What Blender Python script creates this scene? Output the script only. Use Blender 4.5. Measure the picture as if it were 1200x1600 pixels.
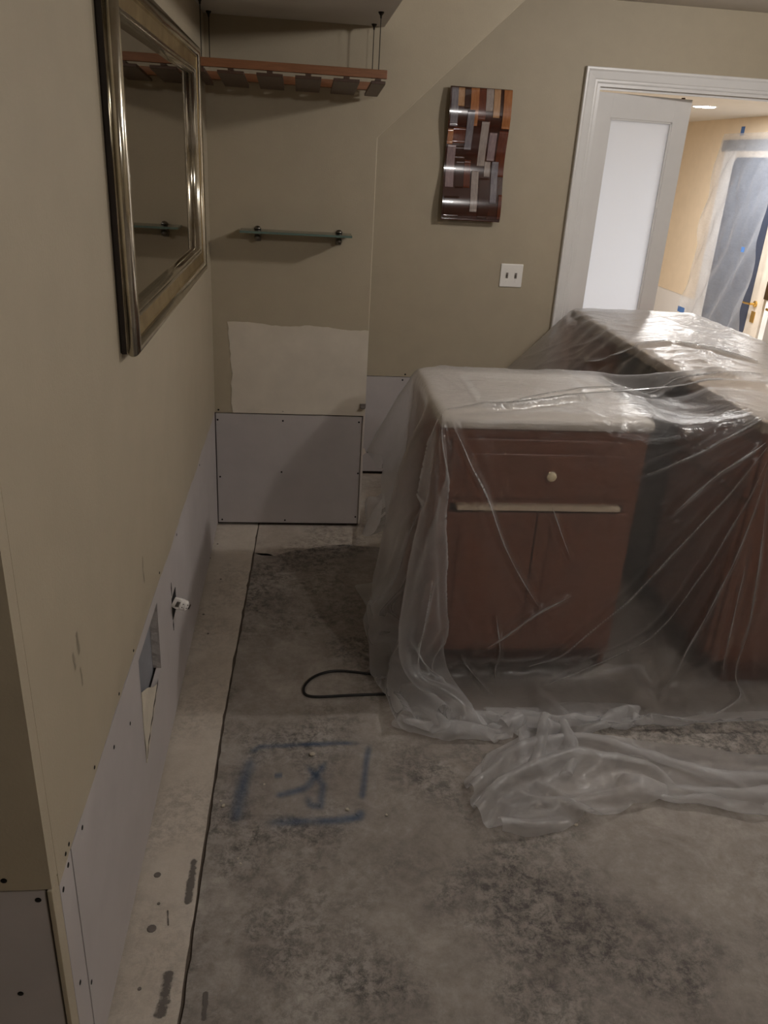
import bpy, bmesh, math, random
import numpy as np
from mathutils import Matrix, Vector

random.seed(7); np.random.seed(7)
S = bpy.context.scene
COL = S.collection
for o in list(bpy.data.objects): bpy.data.objects.remove(o)

# ------------------------------------------------------------------ camera
FPX = 1257.83                                   # focal length in pixels of the 1200x1600 frame
CAM_M = Matrix(((0.9939, -0.0950, 0.0556), (0.0123, -0.4062, -0.9137), (0.1094, 0.9088, -0.4025)))
CAM_P = Vector((0, 0, 1.63))
cam_d = bpy.data.cameras.new('camera'); cam = bpy.data.objects.new('camera', cam_d); COL.objects.link(cam)
cam_d.sensor_fit = 'VERTICAL'; cam_d.sensor_height = 36; cam_d.lens = FPX / 1600 * 36
cam_d.clip_start = 0.02
_r, _d, _f = CAM_M[0].normalized(), CAM_M[1].normalized(), CAM_M[2].normalized()
cam.matrix_world = Matrix(((_r.x, -_d.x, -_f.x, 0), (_r.y, -_d.y, -_f.y, 0), (_r.z, -_d.z, -_f.z, CAM_P.z), (0, 0, 0, 1)))
S.camera = cam

# ------------------------------------------------------------------ world, exposure, lamps
S.view_settings.view_transform = 'Standard'; S.view_settings.look = 'None'
S.view_settings.gamma = 1; S.view_settings.use_curve_mapping = False
S.view_settings.exposure = 0.02
S.cycles.transparent_max_bounces = 40
w = bpy.data.worlds.new('world'); S.world = w; w.use_nodes = True
w.node_tree.nodes['Background'].inputs[0].default_value = (0.8, 0.85, 1, 1)
w.node_tree.nodes['Background'].inputs[1].default_value = 0.01

LAMP_GAIN = 1.0
LAMPS = {  # name: (position, watts, radius, colour)
    'front': ((1.44, 0.00, 2.29), 34, 0.055, (1.0, 0.955, 0.92)),
    'over':  ((1.90, 2.42, 2.28), 42, 0.055, (1.0, 0.955, 0.92)),
}
NEXT_LAMPS = [((3.03, 6.53, 2.10), 40), ((3.35, 5.45, 2.10), 30), ((1.6, 6.3, 2.10), 40)]

# ------------------------------------------------------------------ helpers
def link(o, parent=None):
    COL.objects.link(o)
    if parent is not None: o.parent = parent
    return o

def tag(o, label=None, cat=None, group=None, kind=None):
    if label: o['label'] = label
    if cat: o['category'] = cat
    if group: o['group'] = group
    if kind: o['kind'] = kind
    return o

def empty(name, loc=(0, 0, 0), rz=0):
    o = bpy.data.objects.new(name, None); o.location = loc; o.rotation_euler = (0, 0, rz)
    o.empty_display_size = 0.05
    return link(o)

def mesh(name, v, f, mat=None, parent=None, smooth=False, uv=None):
    m = bpy.data.meshes.new(name); m.from_pydata([tuple(p) for p in v], [], f); m.update()
    if uv is not None:
        ul = m.uv_layers.new(name='UVMap')
        for l in m.loops: ul.data[l.index].uv = uv[l.vertex_index]
    if mat: m.materials.append(mat)
    if smooth: m.polygons.foreach_set('use_smooth', [True] * len(m.polygons))
    return link(bpy.data.objects.new(name, m), parent)

def bobj(name, bm, mat=None, parent=None, bevel=0, smooth=False, seg=2):
    bmesh.ops.recalc_face_normals(bm, faces=bm.faces)
    m = bpy.data.meshes.new(name); bm.to_mesh(m); bm.free()
    if mat: m.materials.append(mat)
    if smooth: m.polygons.foreach_set('use_smooth', [True] * len(m.polygons))
    o = link(bpy.data.objects.new(name, m), parent)
    if bevel:
        b = o.modifiers.new('bevel', 'BEVEL'); b.width = bevel; b.segments = seg; b.limit_method = 'ANGLE'
    return o

def bbox(bm, x0, x1, y0, y1, z0, z1):
    vs = [bm.verts.new(p) for p in ((x0,y0,z0),(x1,y0,z0),(x1,y1,z0),(x0,y1,z0),(x0,y0,z1),(x1,y0,z1),(x1,y1,z1),(x0,y1,z1))]
    for f in ((0,3,2,1),(4,5,6,7),(0,1,5,4),(1,2,6,5),(2,3,7,6),(3,0,4,7)): bm.faces.new([vs[i] for i in f])

def box(name, a, mat, parent=None, bevel=0, seg=2):
    bm = bmesh.new(); bbox(bm, *a); return bobj(name, bm, mat, parent, bevel, seg=seg)

def prism(bm, poly, axis, a, b):
    """extrude a 2D polygon along axis (0,1,2) from a to b; poly lists the two other coordinates in order"""
    def P(p, t):
        c = list(p); c.insert(axis, t); return c
    A = [bm.verts.new(P(p, a)) for p in poly]; B = [bm.verts.new(P(p, b)) for p in poly]
    bm.faces.new(A); bm.faces.new(B[::-1]); n = len(poly)
    for i in range(n): bm.faces.new((A[i], B[i], B[(i+1) % n], A[(i+1) % n]))

def prism_obj(name, poly, axis, a, b, mat, parent=None, bevel=0):
    bm = bmesh.new(); prism(bm, poly, axis, a, b)
    bmesh.ops.recalc_face_normals(bm, faces=bm.faces)
    if not bevel: bmesh.ops.triangulate(bm, faces=[f for f in bm.faces if len(f.verts) > 4])
    return bobj(name, bm, mat, parent, bevel)

def lathe(bm, prof, centre, axis='z', n=20):
    rings = []
    for r, h in prof:
        ring = []
        for k in range(n):
            t = 2*math.pi*k/n; c, s = r*math.cos(t), r*math.sin(t)
            p = {'z': (c, s, h), 'y': (c, h, s), 'x': (h, c, s)}[axis]
            ring.append(bm.verts.new((centre[0]+p[0], centre[1]+p[1], centre[2]+p[2])))
        rings.append(ring)
    for a, b in zip(rings, rings[1:]):
        for k in range(n): bm.faces.new((a[k], a[(k+1) % n], b[(k+1) % n], b[k]))
    bm.faces.new(rings[0]); bm.faces.new(rings[-1][::-1])

def tube(name, pts, r, mat, parent=None, n=10, cyclic=False):
    c = bpy.data.curves.new(name, 'CURVE'); c.dimensions = '3D'; c.bevel_depth = r; c.bevel_resolution = 3; c.use_fill_caps = True
    s = c.splines.new('NURBS'); s.points.add(len(pts)-1); s.order_u = 4; s.use_endpoint_u = True; s.resolution_u = 6
    for p, q in zip(s.points, pts): p.co = (*q, 1)
    o = bpy.data.objects.new(name, c); COL.objects.link(o)
    dg = bpy.context.evaluated_depsgraph_get(); m = bpy.data.meshes.new_from_object(o.evaluated_get(dg))
    bpy.data.objects.remove(o); m.name = name; m.materials.clear(); m.materials.append(mat)
    m.polygons.foreach_set('use_smooth', [True]*len(m.polygons))
    return link(bpy.data.objects.new(name, m), parent)

def ray(px, py, **k):
    """photo pixel -> point on the plane x=, y= or z= given"""
    d = CAM_M.transposed() @ Vector(((px-600)/FPX, (py-800)/FPX, 1))
    ax, v = list(k.items())[0]; i = 'xyz'.index(ax)
    return CAM_P + d * ((v - CAM_P[i]) / d[i])

# ------------------------------------------------------------------ materials
def srgb(r, g, b):
    f = lambda c: ((c/255+0.055)/1.055)**2.4 if c > 10 else c/255/12.92
    return (f(r), f(g), f(b), 1)

class NT:
    def __init__(s, name):
        s.m = bpy.data.materials.new(name); s.m.use_nodes = True; s.t = s.m.node_tree
        s.b = s.t.nodes['Principled BSDF']; s.out = s.t.nodes['Material Output']
    def n(s, t, **k):
        x = s.t.nodes.new(t)
        for a, v in k.items():
            if a.startswith('i_'):
                key = a[2:]; key = int(key) if key.isdigit() else key.replace('_', ' ')
                if isinstance(v, bpy.types.NodeSocket): s.t.links.new(v, x.inputs[key])
                else: x.inputs[key].default_value = v
            else: setattr(x, a, v)
        return x
    def l(s, a, b): s.t.links.new(a, b)
    def noise(s, scale, detail=4, rough=.6, vec=None, dist=0):
        x = s.n('ShaderNodeTexNoise'); x.inputs['Scale'].default_value = scale; x.inputs['Detail'].default_value = detail
        x.inputs['Roughness'].default_value = rough; x.inputs['Distortion'].default_value = dist
        s.l(vec or s.obj(), x.inputs['Vector']); return x.outputs['Fac']
    def obj(s):
        if not hasattr(s, '_o'): s._o = s.n('ShaderNodeTexCoord')
        return s._o.outputs['Object']
    def uv(s):
        s.obj(); return s._o.outputs['UV']
    def scale(s, vec, sc):
        x = s.n('ShaderNodeMapping'); s.l(vec, x.inputs['Vector']); x.inputs['Scale'].default_value = sc; return x.outputs['Vector']
    def ramp(s, fac, stops):
        x = s.n('ShaderNodeValToRGB'); s.l(fac, x.inputs[0]); e = x.color_ramp.elements
        while len(e) < len(stops): e.new(.5)
        for q, (p, c) in zip(e, stops):
            q.position = p; q.color = c if hasattr(c, '__len__') else (c, c, c, 1)
        return x.outputs['Color']
    def mix(s, fac, a, b, mode='MIX'):
        x = s.n('ShaderNodeMix', data_type='RGBA', blend_type=mode)
        for i, v in ((0, fac), (6, a), (7, b)):
            if isinstance(v, bpy.types.NodeSocket): s.l(v, x.inputs[i])
            else: x.inputs[i].default_value = v
        return x.outputs[2]
    def math(s, op, a, b=0.0, clamp=False):
        x = s.n('ShaderNodeMath', operation=op, use_clamp=clamp)
        for i, v in ((0, a), (1, b)):
            if isinstance(v, bpy.types.NodeSocket): s.l(v, x.inputs[i])
            else: x.inputs[i].default_value = v
        return x.outputs[0]
    def bump(s, h, strength=.3, dist=.01):
        x = s.n('ShaderNodeBump'); x.inputs['Strength'].default_value = strength; x.inputs['Distance'].default_value = dist
        s.l(h, x.inputs['Height']); s.l(x.outputs[0], s.b.inputs['Normal']); return x
    def set(s, **k):
        for a, v in k.items():
            i = s.b.inputs[a.replace('_', ' ')]
            if isinstance(v, bpy.types.NodeSocket): s.l(v, i)
            else: i.default_value = v
        return s

def plain(name, col, rough=.5, metal=0, bump=0, bscale=200, var=.06):
    t = NT(name)
    n = t.noise(9, 4)
    c2 = tuple(min(1, x*(1+var*2)) for x in col[:3]) + (1,); c1 = tuple(x*(1-var*2) for x in col[:3]) + (1,)
    t.set(Base_Color=t.ramp(n, [(.3, c1), (.7, c2)]), Roughness=rough, Metallic=metal)
    if bump: t.bump(t.noise(bscale, 3), bump, .004)
    return t.m

def wood(name, c1, c2, rough=.35, scale=(4, 40, 40), axis_scale=1):
    t = NT(name)
    n = t.noise(3*axis_scale, 6, .65, t.scale(t.obj(), scale), .6)
    t.set(Base_Color=t.ramp(n, [(.25, c1), (.75, c2)]), Roughness=rough)
    t.bump(n, .12, .003)
    return t.m

M = {}
M['paint'] = plain('tan_wall_paint', srgb(170, 158, 136), .6, bump=.12, bscale=160, var=.015)
M['ceil'] = plain('ceiling_white', srgb(205, 200, 192), .8, bump=.1, bscale=200, var=.01)
M['board'] = plain('bare_gypsum_board', srgb(178, 171, 168), .75, bump=.05, var=.02)
M['skim'] = plain('cream_bare_plaster', srgb(208, 198, 182), .8, bump=.1, bscale=60, var=.03)
M['gyp'] = plain('broken_gypsum', srgb(200, 190, 172), .9, bump=.6, bscale=120, var=.08)
M['dark'] = plain('dark_gap', srgb(30, 24, 20), .9)
M['sill'] = plain('dark_sill_plate', srgb(62, 46, 38), .8, bump=.3)
M['screw'] = plain('black_drywall_screw', srgb(14, 12, 12), .4, .6)
M['trim'] = plain('white_trim_paint', srgb(222, 220, 218), .35, bump=.03, var=.01)
M['plate'] = plain('white_plastic', srgb(238, 234, 228), .3, var=.01)
M['brass'] = plain('polished_brass', srgb(214, 176, 100), .18, 1, var=.03)
M['darkbrass'] = plain('aged_brass', srgb(96, 72, 44), .4, .9)
M['chrome'] = plain('dull_steel', srgb(120, 115, 108), .3, 1)
M['wire'] = plain('dark_wire', srgb(40, 34, 28), .5, .7)
M['yellow'] = plain('yellow_wall_paint', srgb(224, 206, 180), .6, bump=.1, bscale=160, var=.015)
M['tape'] = plain('blue_masking_tape', srgb(64, 104, 160), .6)
M['cord'] = plain('black_rubber', srgb(16, 14, 14), .5)
M['knob'] = plain('cream_knob', srgb(226, 210, 180), .25)
M['cherry'] = wood('cherry_cabinet_wood', srgb(98, 56, 38), srgb(138, 84, 58), .35, (30, 30, 3))
M['cherry_d'] = wood('dark_cherry', srgb(72, 40, 28), srgb(100, 58, 38), .4, (30, 30, 3))
M['rackwood'] = wood('orange_rack_wood', srgb(120, 78, 48), srgb(148, 98, 64), .4, (4, 40, 40))
M['rackdark'] = wood('rack_runner_wood', srgb(62, 42, 30), srgb(84, 58, 42), .4, (40, 4, 40))
M['toptile'] = plain('pale_laminate', srgb(214, 206, 196), .4, var=.02)
M['topgroove'] = plain('white_bead', srgb(244, 242, 238), .4, var=.01)
M['black'] = plain('black_interior', srgb(15, 15, 18), .6)

def concrete(name, lo, mid, hi, stain, stain_amt):
    t = NT(name); o = t.obj()
    big = t.noise(1.3, 4, .55, o, .4); fine = t.noise(38, 6, .75); midn = t.noise(7, 6, .7, o, .5)
    base = t.ramp(t.math('ADD', t.math('MULTIPLY', big, .45), t.math('ADD', t.math('MULTIPLY', midn, .38), t.math('MULTIPLY', fine, .22))),
                  [(.36, lo), (.52, mid), (.68, hi)])
    # mould and glue residue: fine dark blotches gathered in patches
    patch = t.ramp(t.noise(2.4, 4, .6, t.scale(o, (1, 1, 1)), .3), [(.42, 0.), (.60, 1.)])
    spk = t.ramp(t.noise(30, 8, .85, o, .25), [(.44, 0.), (.58, 1.)])
    st = t.math('MULTIPLY', t.math('MULTIPLY', patch, spk), stain_amt)
    c = t.mix(st, base, stain)
    dust = t.ramp(t.noise(90, 3, .7), [(.62, 0.), (.72, 1.)])
    c = t.mix(t.math('MULTIPLY', dust, .25), c, hi)
    t.set(Base_Color=c, Roughness=t.ramp(midn, [(.3, .62), (.7, .85)]))
    t.bump(t.math('ADD', fine, t.math('MULTIPLY', spk, .4)), .25, .006)
    return t.m
M['conc'] = concrete('old_grey_concrete', srgb(104, 95, 87), srgb(144, 136, 128), srgb(182, 175, 167), srgb(50, 47, 45), .8)
M['conc2'] = concrete('pale_patched_concrete', srgb(176, 165, 150), srgb(194, 184, 170), srgb(208, 199, 187), srgb(124, 115, 106), .45)

M['conc3'] = concrete('mid_pale_concrete', srgb(150, 140, 128), srgb(176, 166, 154), srgb(200, 191, 179), srgb(96, 90, 84), .6)
# gold leaf frame
t = NT('gilded_frame'); n = t.noise(14, 5)
t.set(Base_Color=t.ramp(n, [(.3, srgb(122, 102, 68)), (.7, srgb(156, 136, 98))]), Metallic=.75, Roughness=.42); M['gold'] = t.m
t = NT('silver_bead'); n = t.noise(20, 5)
t.set(Base_Color=t.ramp(n, [(.3, srgb(196, 186, 164)), (.7, srgb(226, 220, 206))]), Metallic=1., Roughness=.16); M['silver'] = t.m
t = NT('antiqued_mirror'); o = t.obj()
sp = t.ramp(t.noise(16, 8, .8, t.scale(o, (1, 3.0, 1)), 1.5), [(.60, 0.), (.70, 1.)])
t.set(Base_Color=t.mix(sp, srgb(168, 158, 142), srgb(196, 164, 104)), Metallic=1., Roughness=t.math('ADD', t.math('MULTIPLY', sp, .3), .02))
M['mirror'] = t.m

def glassmat(name, col, rough, trans_fac, ior=1.5):
    t = NT(name); N = t.t.nodes
    g = t.n('ShaderNodeBsdfGlossy'); g.inputs['Roughness'].default_value = rough
    tr = t.n('ShaderNodeBsdfTransparent'); tr.inputs[0].default_value = col
    f = t.n('ShaderNodeFresnel'); f.inputs[0].default_value = ior
    mx = t.n('ShaderNodeMixShader'); t.l(t.math('ADD', f.outputs[0], trans_fac), mx.inputs[0]); t.l(tr.outputs[0], mx.inputs[1]); t.l(g.outputs[0], mx.inputs[2])
    t.l(mx.outputs[0], t.out.inputs[0]); N.remove(t.b); return t.m
M['glass'] = glassmat('green_shelf_glass', (.80, .90, .86, 1), .03, .05)
t = NT('green_glass_edge'); t.set(Base_Color=srgb(96, 116, 108), Roughness=.15); M['glass_edge'] = t.m
# frosted door glass: light from the room beyond shines through it
t = NT('frosted_glass')
d = t.n('ShaderNodeBsdfTranslucent'); d.inputs[0].default_value = (.90, .94, 1.0, 1)
e = t.n('ShaderNodeBsdfDiffuse'); e.inputs[0].default_value = (.9, .9, .92, 1)
mx = t.n('ShaderNodeMixShader'); mx.inputs[0].default_value = .3
t.l(d.outputs[0], mx.inputs[1]); t.l(e.outputs[0], mx.inputs[2]); t.l(mx.outputs[0], t.out.inputs[0]); M['frost'] = t.m
t = NT('night_glass'); t.set(Base_Color=srgb(52, 60, 78), Roughness=.2); M['night'] = t.m

def plastic(name, milk, tint, crinkle=1.0, blur=.6, edge=.9):
    t = NT(name); o = t.uv()
    n1 = t.noise(5, 5, .65, o, .8); n2 = t.noise(22, 4, .6, t.scale(o, (1, 2.2, 1)), 1.0)
    h = t.math('ADD', n1, t.math('MULTIPLY', n2, .35))
    bp = t.n('ShaderNodeBump'); bp.inputs['Strength'].default_value = .45*crinkle; bp.inputs['Distance'].default_value = .02; t.l(h, bp.inputs['Height'])
    tr = t.n('ShaderNodeBsdfTransparent'); tr.inputs[0].default_value = (.97, .97, .97, 1)
    rf = t.n('ShaderNodeBsdfRefraction'); rf.inputs['Color'].default_value = (.95, .95, .95, 1); rf.inputs['IOR'].default_value = 1.12; rf.inputs['Roughness'].default_value = .5
    m0 = t.n('ShaderNodeMixShader'); m0.inputs[0].default_value = blur; t.l(tr.outputs[0], m0.inputs[1]); t.l(rf.outputs[0], m0.inputs[2])
    df = t.n('ShaderNodeBsdfDiffuse'); df.inputs[0].default_value = tint
    tl = t.n('ShaderNodeBsdfTranslucent'); tl.inputs[0].default_value = tint
    t.l(bp.outputs[0], df.inputs['Normal']); t.l(bp.outputs[0], tl.inputs['Normal'])
    m1 = t.n('ShaderNodeMixShader'); m1.inputs[0].default_value = .45; t.l(df.outputs[0], m1.inputs[1]); t.l(tl.outputs[0], m1.inputs[2])
    fr = t.n('ShaderNodeFresnel'); ge = t.n('ShaderNodeNewGeometry')          # thin film: same index from both sides
    t.l(t.math('SUBTRACT', 1.45, t.math('MULTIPLY', ge.outputs['Backfacing'], 1.45-1/1.45)), fr.inputs[0])
    t.l(bp.outputs[0], fr.inputs['Normal'])
    milkv = t.math('ADD', t.math('MULTIPLY', fr.outputs[0], edge), t.math('ADD', milk-.06, t.math('MULTIPLY', n2, .12)), True)
    m2 = t.n('ShaderNodeMixShader'); t.l(milkv, m2.inputs[0]); t.l(m0.outputs[0], m2.inputs[1]); t.l(m1.outputs[0], m2.inputs[2])
    gl = t.n('ShaderNodeBsdfGlossy'); gl.inputs['Roughness'].default_value = .22; t.l(bp.outputs[0], gl.inputs['Normal'])
    m3 = t.n('ShaderNodeMixShader'); t.l(t.math('MULTIPLY', fr.outputs[0], .8), m3.inputs[0]); t.l(m2.outputs[0], m3.inputs[1]); t.l(gl.outputs[0], m3.inputs[2])
    t.l(m3.outputs[0], t.out.inputs[0]); t.t.nodes.remove(t.b); return t.m
M['plastic'] = plastic('milky_plastic_film', .085, (.90, .89, .89, 1), 1.0, .40, 1.15)
M['plastic3'] = plastic('crumpled_plastic_film', .24, (.92, .91, .91, 1), 1.2, .3)
M['pleat'] = plastic('folded_plastic_film', .42, (.90, .89, .89, 1), .5, .3)
M['plastic2'] = plastic('thin_masking_film', .20, (.80, .86, .95, 1), 1.2, .15, .4)

def decal(name, col, thr=.45, soft=.25, scale=30, amt=.8):
    """flat mark on a surface: colour with ragged, worn coverage"""
    t = NT(name); uv = t.uv()
    sep = t.n('ShaderNodeSeparateXYZ'); t.l(uv, sep.inputs[0])
    v = sep.outputs['Y']
    edge = t.math('SUBTRACT', 1., t.math('ABSOLUTE', t.math('SUBTRACT', t.math('MULTIPLY', v, 2.), 1.)))
    n = t.noise(scale, 6, .75); n2 = t.noise(7, 3, .6)
    u = sep.outputs['X']; ends = t.math('MULTIPLY', t.math('MULTIPLY', u, t.math('SUBTRACT', 1., u)), 9., True)
    a = t.math('MULTIPLY', t.math('MULTIPLY', edge, ends), t.math('ADD', n, t.math('MULTIPLY', n2, .7)))
    al = t.math('MULTIPLY', t.ramp(a, [(thr, 0.), (min(1, thr+soft), 1.)]), amt)
    t.set(Base_Color=col, Roughness=.8, Alpha=al); return t.m
M['bluepaint'] = decal('faded_blue_spray_paint', srgb(66, 100, 136), .14, .8, 26, .52)
M['smear'] = decal('dark_grey_smear', srgb(108, 101, 96), .52, .16, 55, .75)
M['smudge'] = decal('dark_wall_smudge', srgb(84, 76, 66), .42, .35, 50, .35)

# ------------------------------------------------------------------ the setting
XL, YN, YB, YW, ZC = -0.36, 0.925, 3.5, 4.19, 2.345     # left wall, near corner, stair wall, back wall, ceiling
CUT = 0.56

def st(o): return tag(o, kind='structure')

# floor: base bed, two concrete slabs with a ragged joint between them
M['bed'] = plain('joint_grit', srgb(92, 82, 72), .9, bump=.5)
floor = st(box('floor', (-1.7, 4.3, -2.6, 10.0, -.09, -.005), M['bed']))
def joint(y): return np.interp(y, [-2.6, 1.1, 1.99, 3.48, 3.6], [-.222, -.222, -.216, -.172, -.17])
ys = np.arange(-2.6, 3.62, .035)
e1 = [(joint(y) - .0025 - abs(random.gauss(0, .0018)), y) for y in ys]
e2 = [(joint(y) + .0025 + abs(random.gauss(0, .0018)), y) for y in ys]
def slab(name, poly, mat):
    bm = bmesh.new(); prism(bm, poly, 2, -.005, 0)
    bmesh.ops.triangulate(bm, faces=[f for f in bm.faces if len(f.verts) > 4]); return bobj(name, bm, mat, floor)
s1 = slab('concrete_slab', [(-1.7, -2.6)] + e1 + [(-1.7, 3.6)], M['conc2'])
e2 = [p for p in e2 if p[1] < 3.2]
rg = [(e2[-1][0], 3.215)]
while rg[-1][0] < 1.2: rg.append((rg[-1][0]+.03, 3.25 + .05*math.sin(rg[-1][0]*7) + random.gauss(0, .012)))
s2 = slab('concrete_slab', e2 + rg + [(4.3, 3.25), (4.3, -2.6)], M['conc'])
s3 = slab('concrete_slab', [(4.3, 3.25)] + rg[::-1] + [(joint(3.5)+.004, 3.6), (joint(3.5)+.004, 4.19), (4.3, 4.19)], M['conc3'])  # paler slab behind the ragged edge, towards the stair wall
slab('concrete_slab', [(-.6, 3.6), (joint(3.5)+.004, 3.6), (joint(3.5)+.004, 4.19), (-.6, 4.19)], M['conc2'])
M['nextfloor'] = plain('pale_room_floor', srgb(196, 182, 164), .5)
slab('floor_covering', [(-.6, 4.19), (4.3, 4.19), (4.3, 10), (-.6, 10)], M['nextfloor'])

def ribbon(name, pts, width, mat, z=.0012, parent=None, plane='z'):
    pts = [Vector(p) for p in pts]; v = []; f = []; uv = []
    for i, p in enumerate(pts):
        a = pts[max(0, i-1)]; b = pts[min(len(pts)-1, i+1)]; d = (b-a).normalized(); n = Vector((-d.y, d.x))
        wd = width[i] if hasattr(width, '__len__') else width
        for s in (-1, 0, 1):
            q = p + n*wd*.5*s
            v.append((q.x, q.y, z) if plane == 'z' else (z, q.x, q.y)); uv.append((i/(len(pts)-1), (s+1)/2))
    for i in range(len(pts)-1):
        for k in (0, 1): f.append((i*3+k, (i+1)*3+k, (i+1)*3+k+1, i*3+k+1))
    return mesh(name, v, f, mat, parent, uv=uv)

def px_path(pts, n=10):
    """pixels on the floor -> densified floor path"""
    w = [ray(x, y, z=0) for x, y in pts]; out = []
    for a, b in zip(w, w[1:]):
        for k in range(n): out.append(((a+(b-a)*k/n).x, (a+(b-a)*k/n).y))
    out.append((w[-1].x, w[-1].y)); return out
for pts, wd in (([(388, 1180), (405, 1167), (450, 1165), (520, 1162), (578, 1162)], .035),
                ([(578, 1160), (572, 1190), (568, 1232), (566, 1252)], .035),
                ([(570, 1262), (560, 1278), (520, 1283), (460, 1284), (405, 1287)], .05),
                ([(396, 1180), (382, 1215), (375, 1250), (368, 1290)], .06),
                ([(512, 1186), (495, 1212), (478, 1232), (448, 1240), (425, 1246)], .045),
                ([(474, 1190), (492, 1210), (506, 1228), (500, 1262), (484, 1258), (478, 1240)], .04),
                ([(428, 1212), (442, 1212)], .04)):
    ribbon('paint_stroke', px_path(pts), wd, M['bluepaint'], .0012, s2)
for pts, wd in (([(305, 1335), (298, 1380), (292, 1420)], .05), ([(268, 1510), (258, 1550), (248, 1600)], .07),
                ([(322, 1545), (318, 1600)], .03), ([(262, 1420), (263, 1450)], .012)):
    ribbon('glue_smear', px_path(pts), wd, M['smear'], .0012, s1)
bm_hole = bmesh.new(); lathe(bm_hole, [(.011, 0), (.009, .0015)], (0, 0, 0), n=10)
M['filler'] = plain('grey_filler', srgb(112, 104, 98), .9)
hole0 = bobj('filled_hole', bm_hole, M['filler'], s1)
for i, (x, y, s) in enumerate(((237, 1451, 1), (246, 1367, .8), (248, 1412, .35), (218, 1545, .4), (328, 872, .45), (340, 850, .4), (318, 960, .45), (325, 990, .4), (345, 905, .4))):
    o = hole0 if i == 0 else link(hole0.copy(), s1)
    p = ray(x, y, z=0); o.location = (p.x, p.y, 0); o.scale = (s, s, 1)

def ragged(a, b, z, amp, step=.03):
    n = max(2, int(abs(b-a)/step)); out = []; w = 0
    for k in range(n+1):
        w = .75*w + random.gauss(0, amp); out.append((a+(b-a)*k/n, z + w))
    return out

# left wall: painted upper part with a ragged cut edge, gypsum boards below
low = ragged(YN+.031, 3.52, CUT, .0022)
wall_left = st(prism_obj('wall_left', low + [(3.52, ZC), (YN+.031, ZC)], 0, XL-.11, XL, M['paint']))
box('stud_cavity', (XL-.105, XL-.05, YN+.12, 3.49, 0, CUT+.01), M['sill'], wall_left)
def cells(name, us, vs, skip, x0, x1, mat, parent):
    bm = bmesh.new()
    for i in range(len(us)-1):
        for j in range(len(vs)-1):
            if (i, j) not in skip: bbox(bm, x0, x1, us[i], us[i+1], vs[j], vs[j+1])
    return bobj(name, bm, mat, parent)
BX = XL - .002
pan_main = cells('gypsum_board', [1.034, 1.63, 1.90, 3.5], [.016, .31, .518, CUT-.004], {(1, 1)}, BX-.014, BX, M['board'], wall_left)
pan_near = box('gypsum_board', (BX-.014, BX, .962, 1.030, .016, CUT-.004), M['board'], wall_left, .001)
box('corner_strip', (XL-.0085, XL-.001, YN+.001, .958, .0, CUT+.022), M['paint'], wall_left, .001)
# opening cut in the board: grey back, broken gypsum edge, torn sill
M['niche'] = plain('grey_box_back', srgb(132, 132, 136), .7)
box('opening_back', (XL-.049, BX-.022, 1.60, 1.92, .20, .54), M['niche'], pan_main)
bm = bmesh.new(); vs = []
for k in range(16):
    z = .312 + .204*k/15; j = random.uniform(0, .006)
    vs.append((bm.verts.new((BX-.001, 1.899, z)), bm.verts.new((BX-.0205-j*.3, 1.895+random.uniform(-.004, .003), z))))
for a, b in zip(vs, vs[1:]): bm.faces.new((a[0], b[0], b[1], a[1]))
bobj('broken_edge', bm, plain('grey_gypsum_edge', srgb(158, 152, 148), .9, bump=.5, bscale=120), pan_main)
bm = bmesh.new()
prism(bm, [(1.632, .425), (1.70, .39), (1.78, .335), (1.835, .307), (1.815, .296), (1.77, .275), (1.71, .25), (1.655, .222), (1.63, .214), (1.634, .26), (1.626, .32), (1.63, .38)], 0, BX, BX+.0015)
bmesh.ops.triangulate(bm, faces=bm.faces); bobj('torn_plaster', bm, M['gyp'], pan_main)
bm = bmesh.new(); pts = [(1.83, .306), (1.80, .30), (1.782, .288), (1.755, .285), (1.735, .268), (1.70, .266), (1.688, .25), (1.66, .245), (1.652, .232), (1.635, .222)]
top = [(a+.008*random.random(), b+.006+.006*random.random()) for a, b in pts]
prism(bm, pts + top[::-1], 0, BX+.0015, BX+.002); bmesh.ops.triangulate(bm, faces=bm.faces); bobj('crack', bm, M['dark'], pan_main)

bm_s = bmesh.new(); lathe(bm_s, [(.0045, 0), (.0045, .0006), (.003, .0012)], (0, 0, 0), n=10)
screw_mesh = bpy.data.meshes.new('screw'); bmesh.ops.recalc_face_normals(bm_s, faces=bm_s.faces); bm_s.to_mesh(screw_mesh); bm_s.free(); screw_mesh.materials.append(M['screw'])
def screw(parent, loc, face, s=1.0):
    o = link(bpy.data.objects.new('screw', screw_mesh), parent); o.location = loc; o.scale = (s, s, 1)
    o.rotation_euler = (math.pi/2, 0, 0) if face == '-y' else (0, math.pi/2, 0)
for y, z in ((.975, .53), (.99, .29), (1.045, .215), (1.01, .545), (1.10, .535), (1.35, .5), (2.28, .535), (2.9, .53), (1.5, .44)):
    screw(pan_near if y < 1.03 else pan_main, (BX, y, z), '+x')
for y in (1.0, 1.02, 1.2, 1.42, 1.58, 1.95): screw(wall_left, (XL, y, CUT+.02), '+x', .8)
def wall_path(pts): return [(p.y, p.z) for p in (ray(a, b, x=XL) for a, b in pts)]
for pts, wd in (([(118, 985), (121, 1005), (124, 1025)], .035), ([(112, 1018), (116, 1035), (118, 1050)], .03), ([(124, 1040), (127, 1055), (129, 1075)], .02), ([(222, 865), (223, 890), (226, 915)], .03)):
    ribbon('scuff', wall_path(pts), wd, M['smudge'], XL+.0006, wall_left, 'x')

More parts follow.
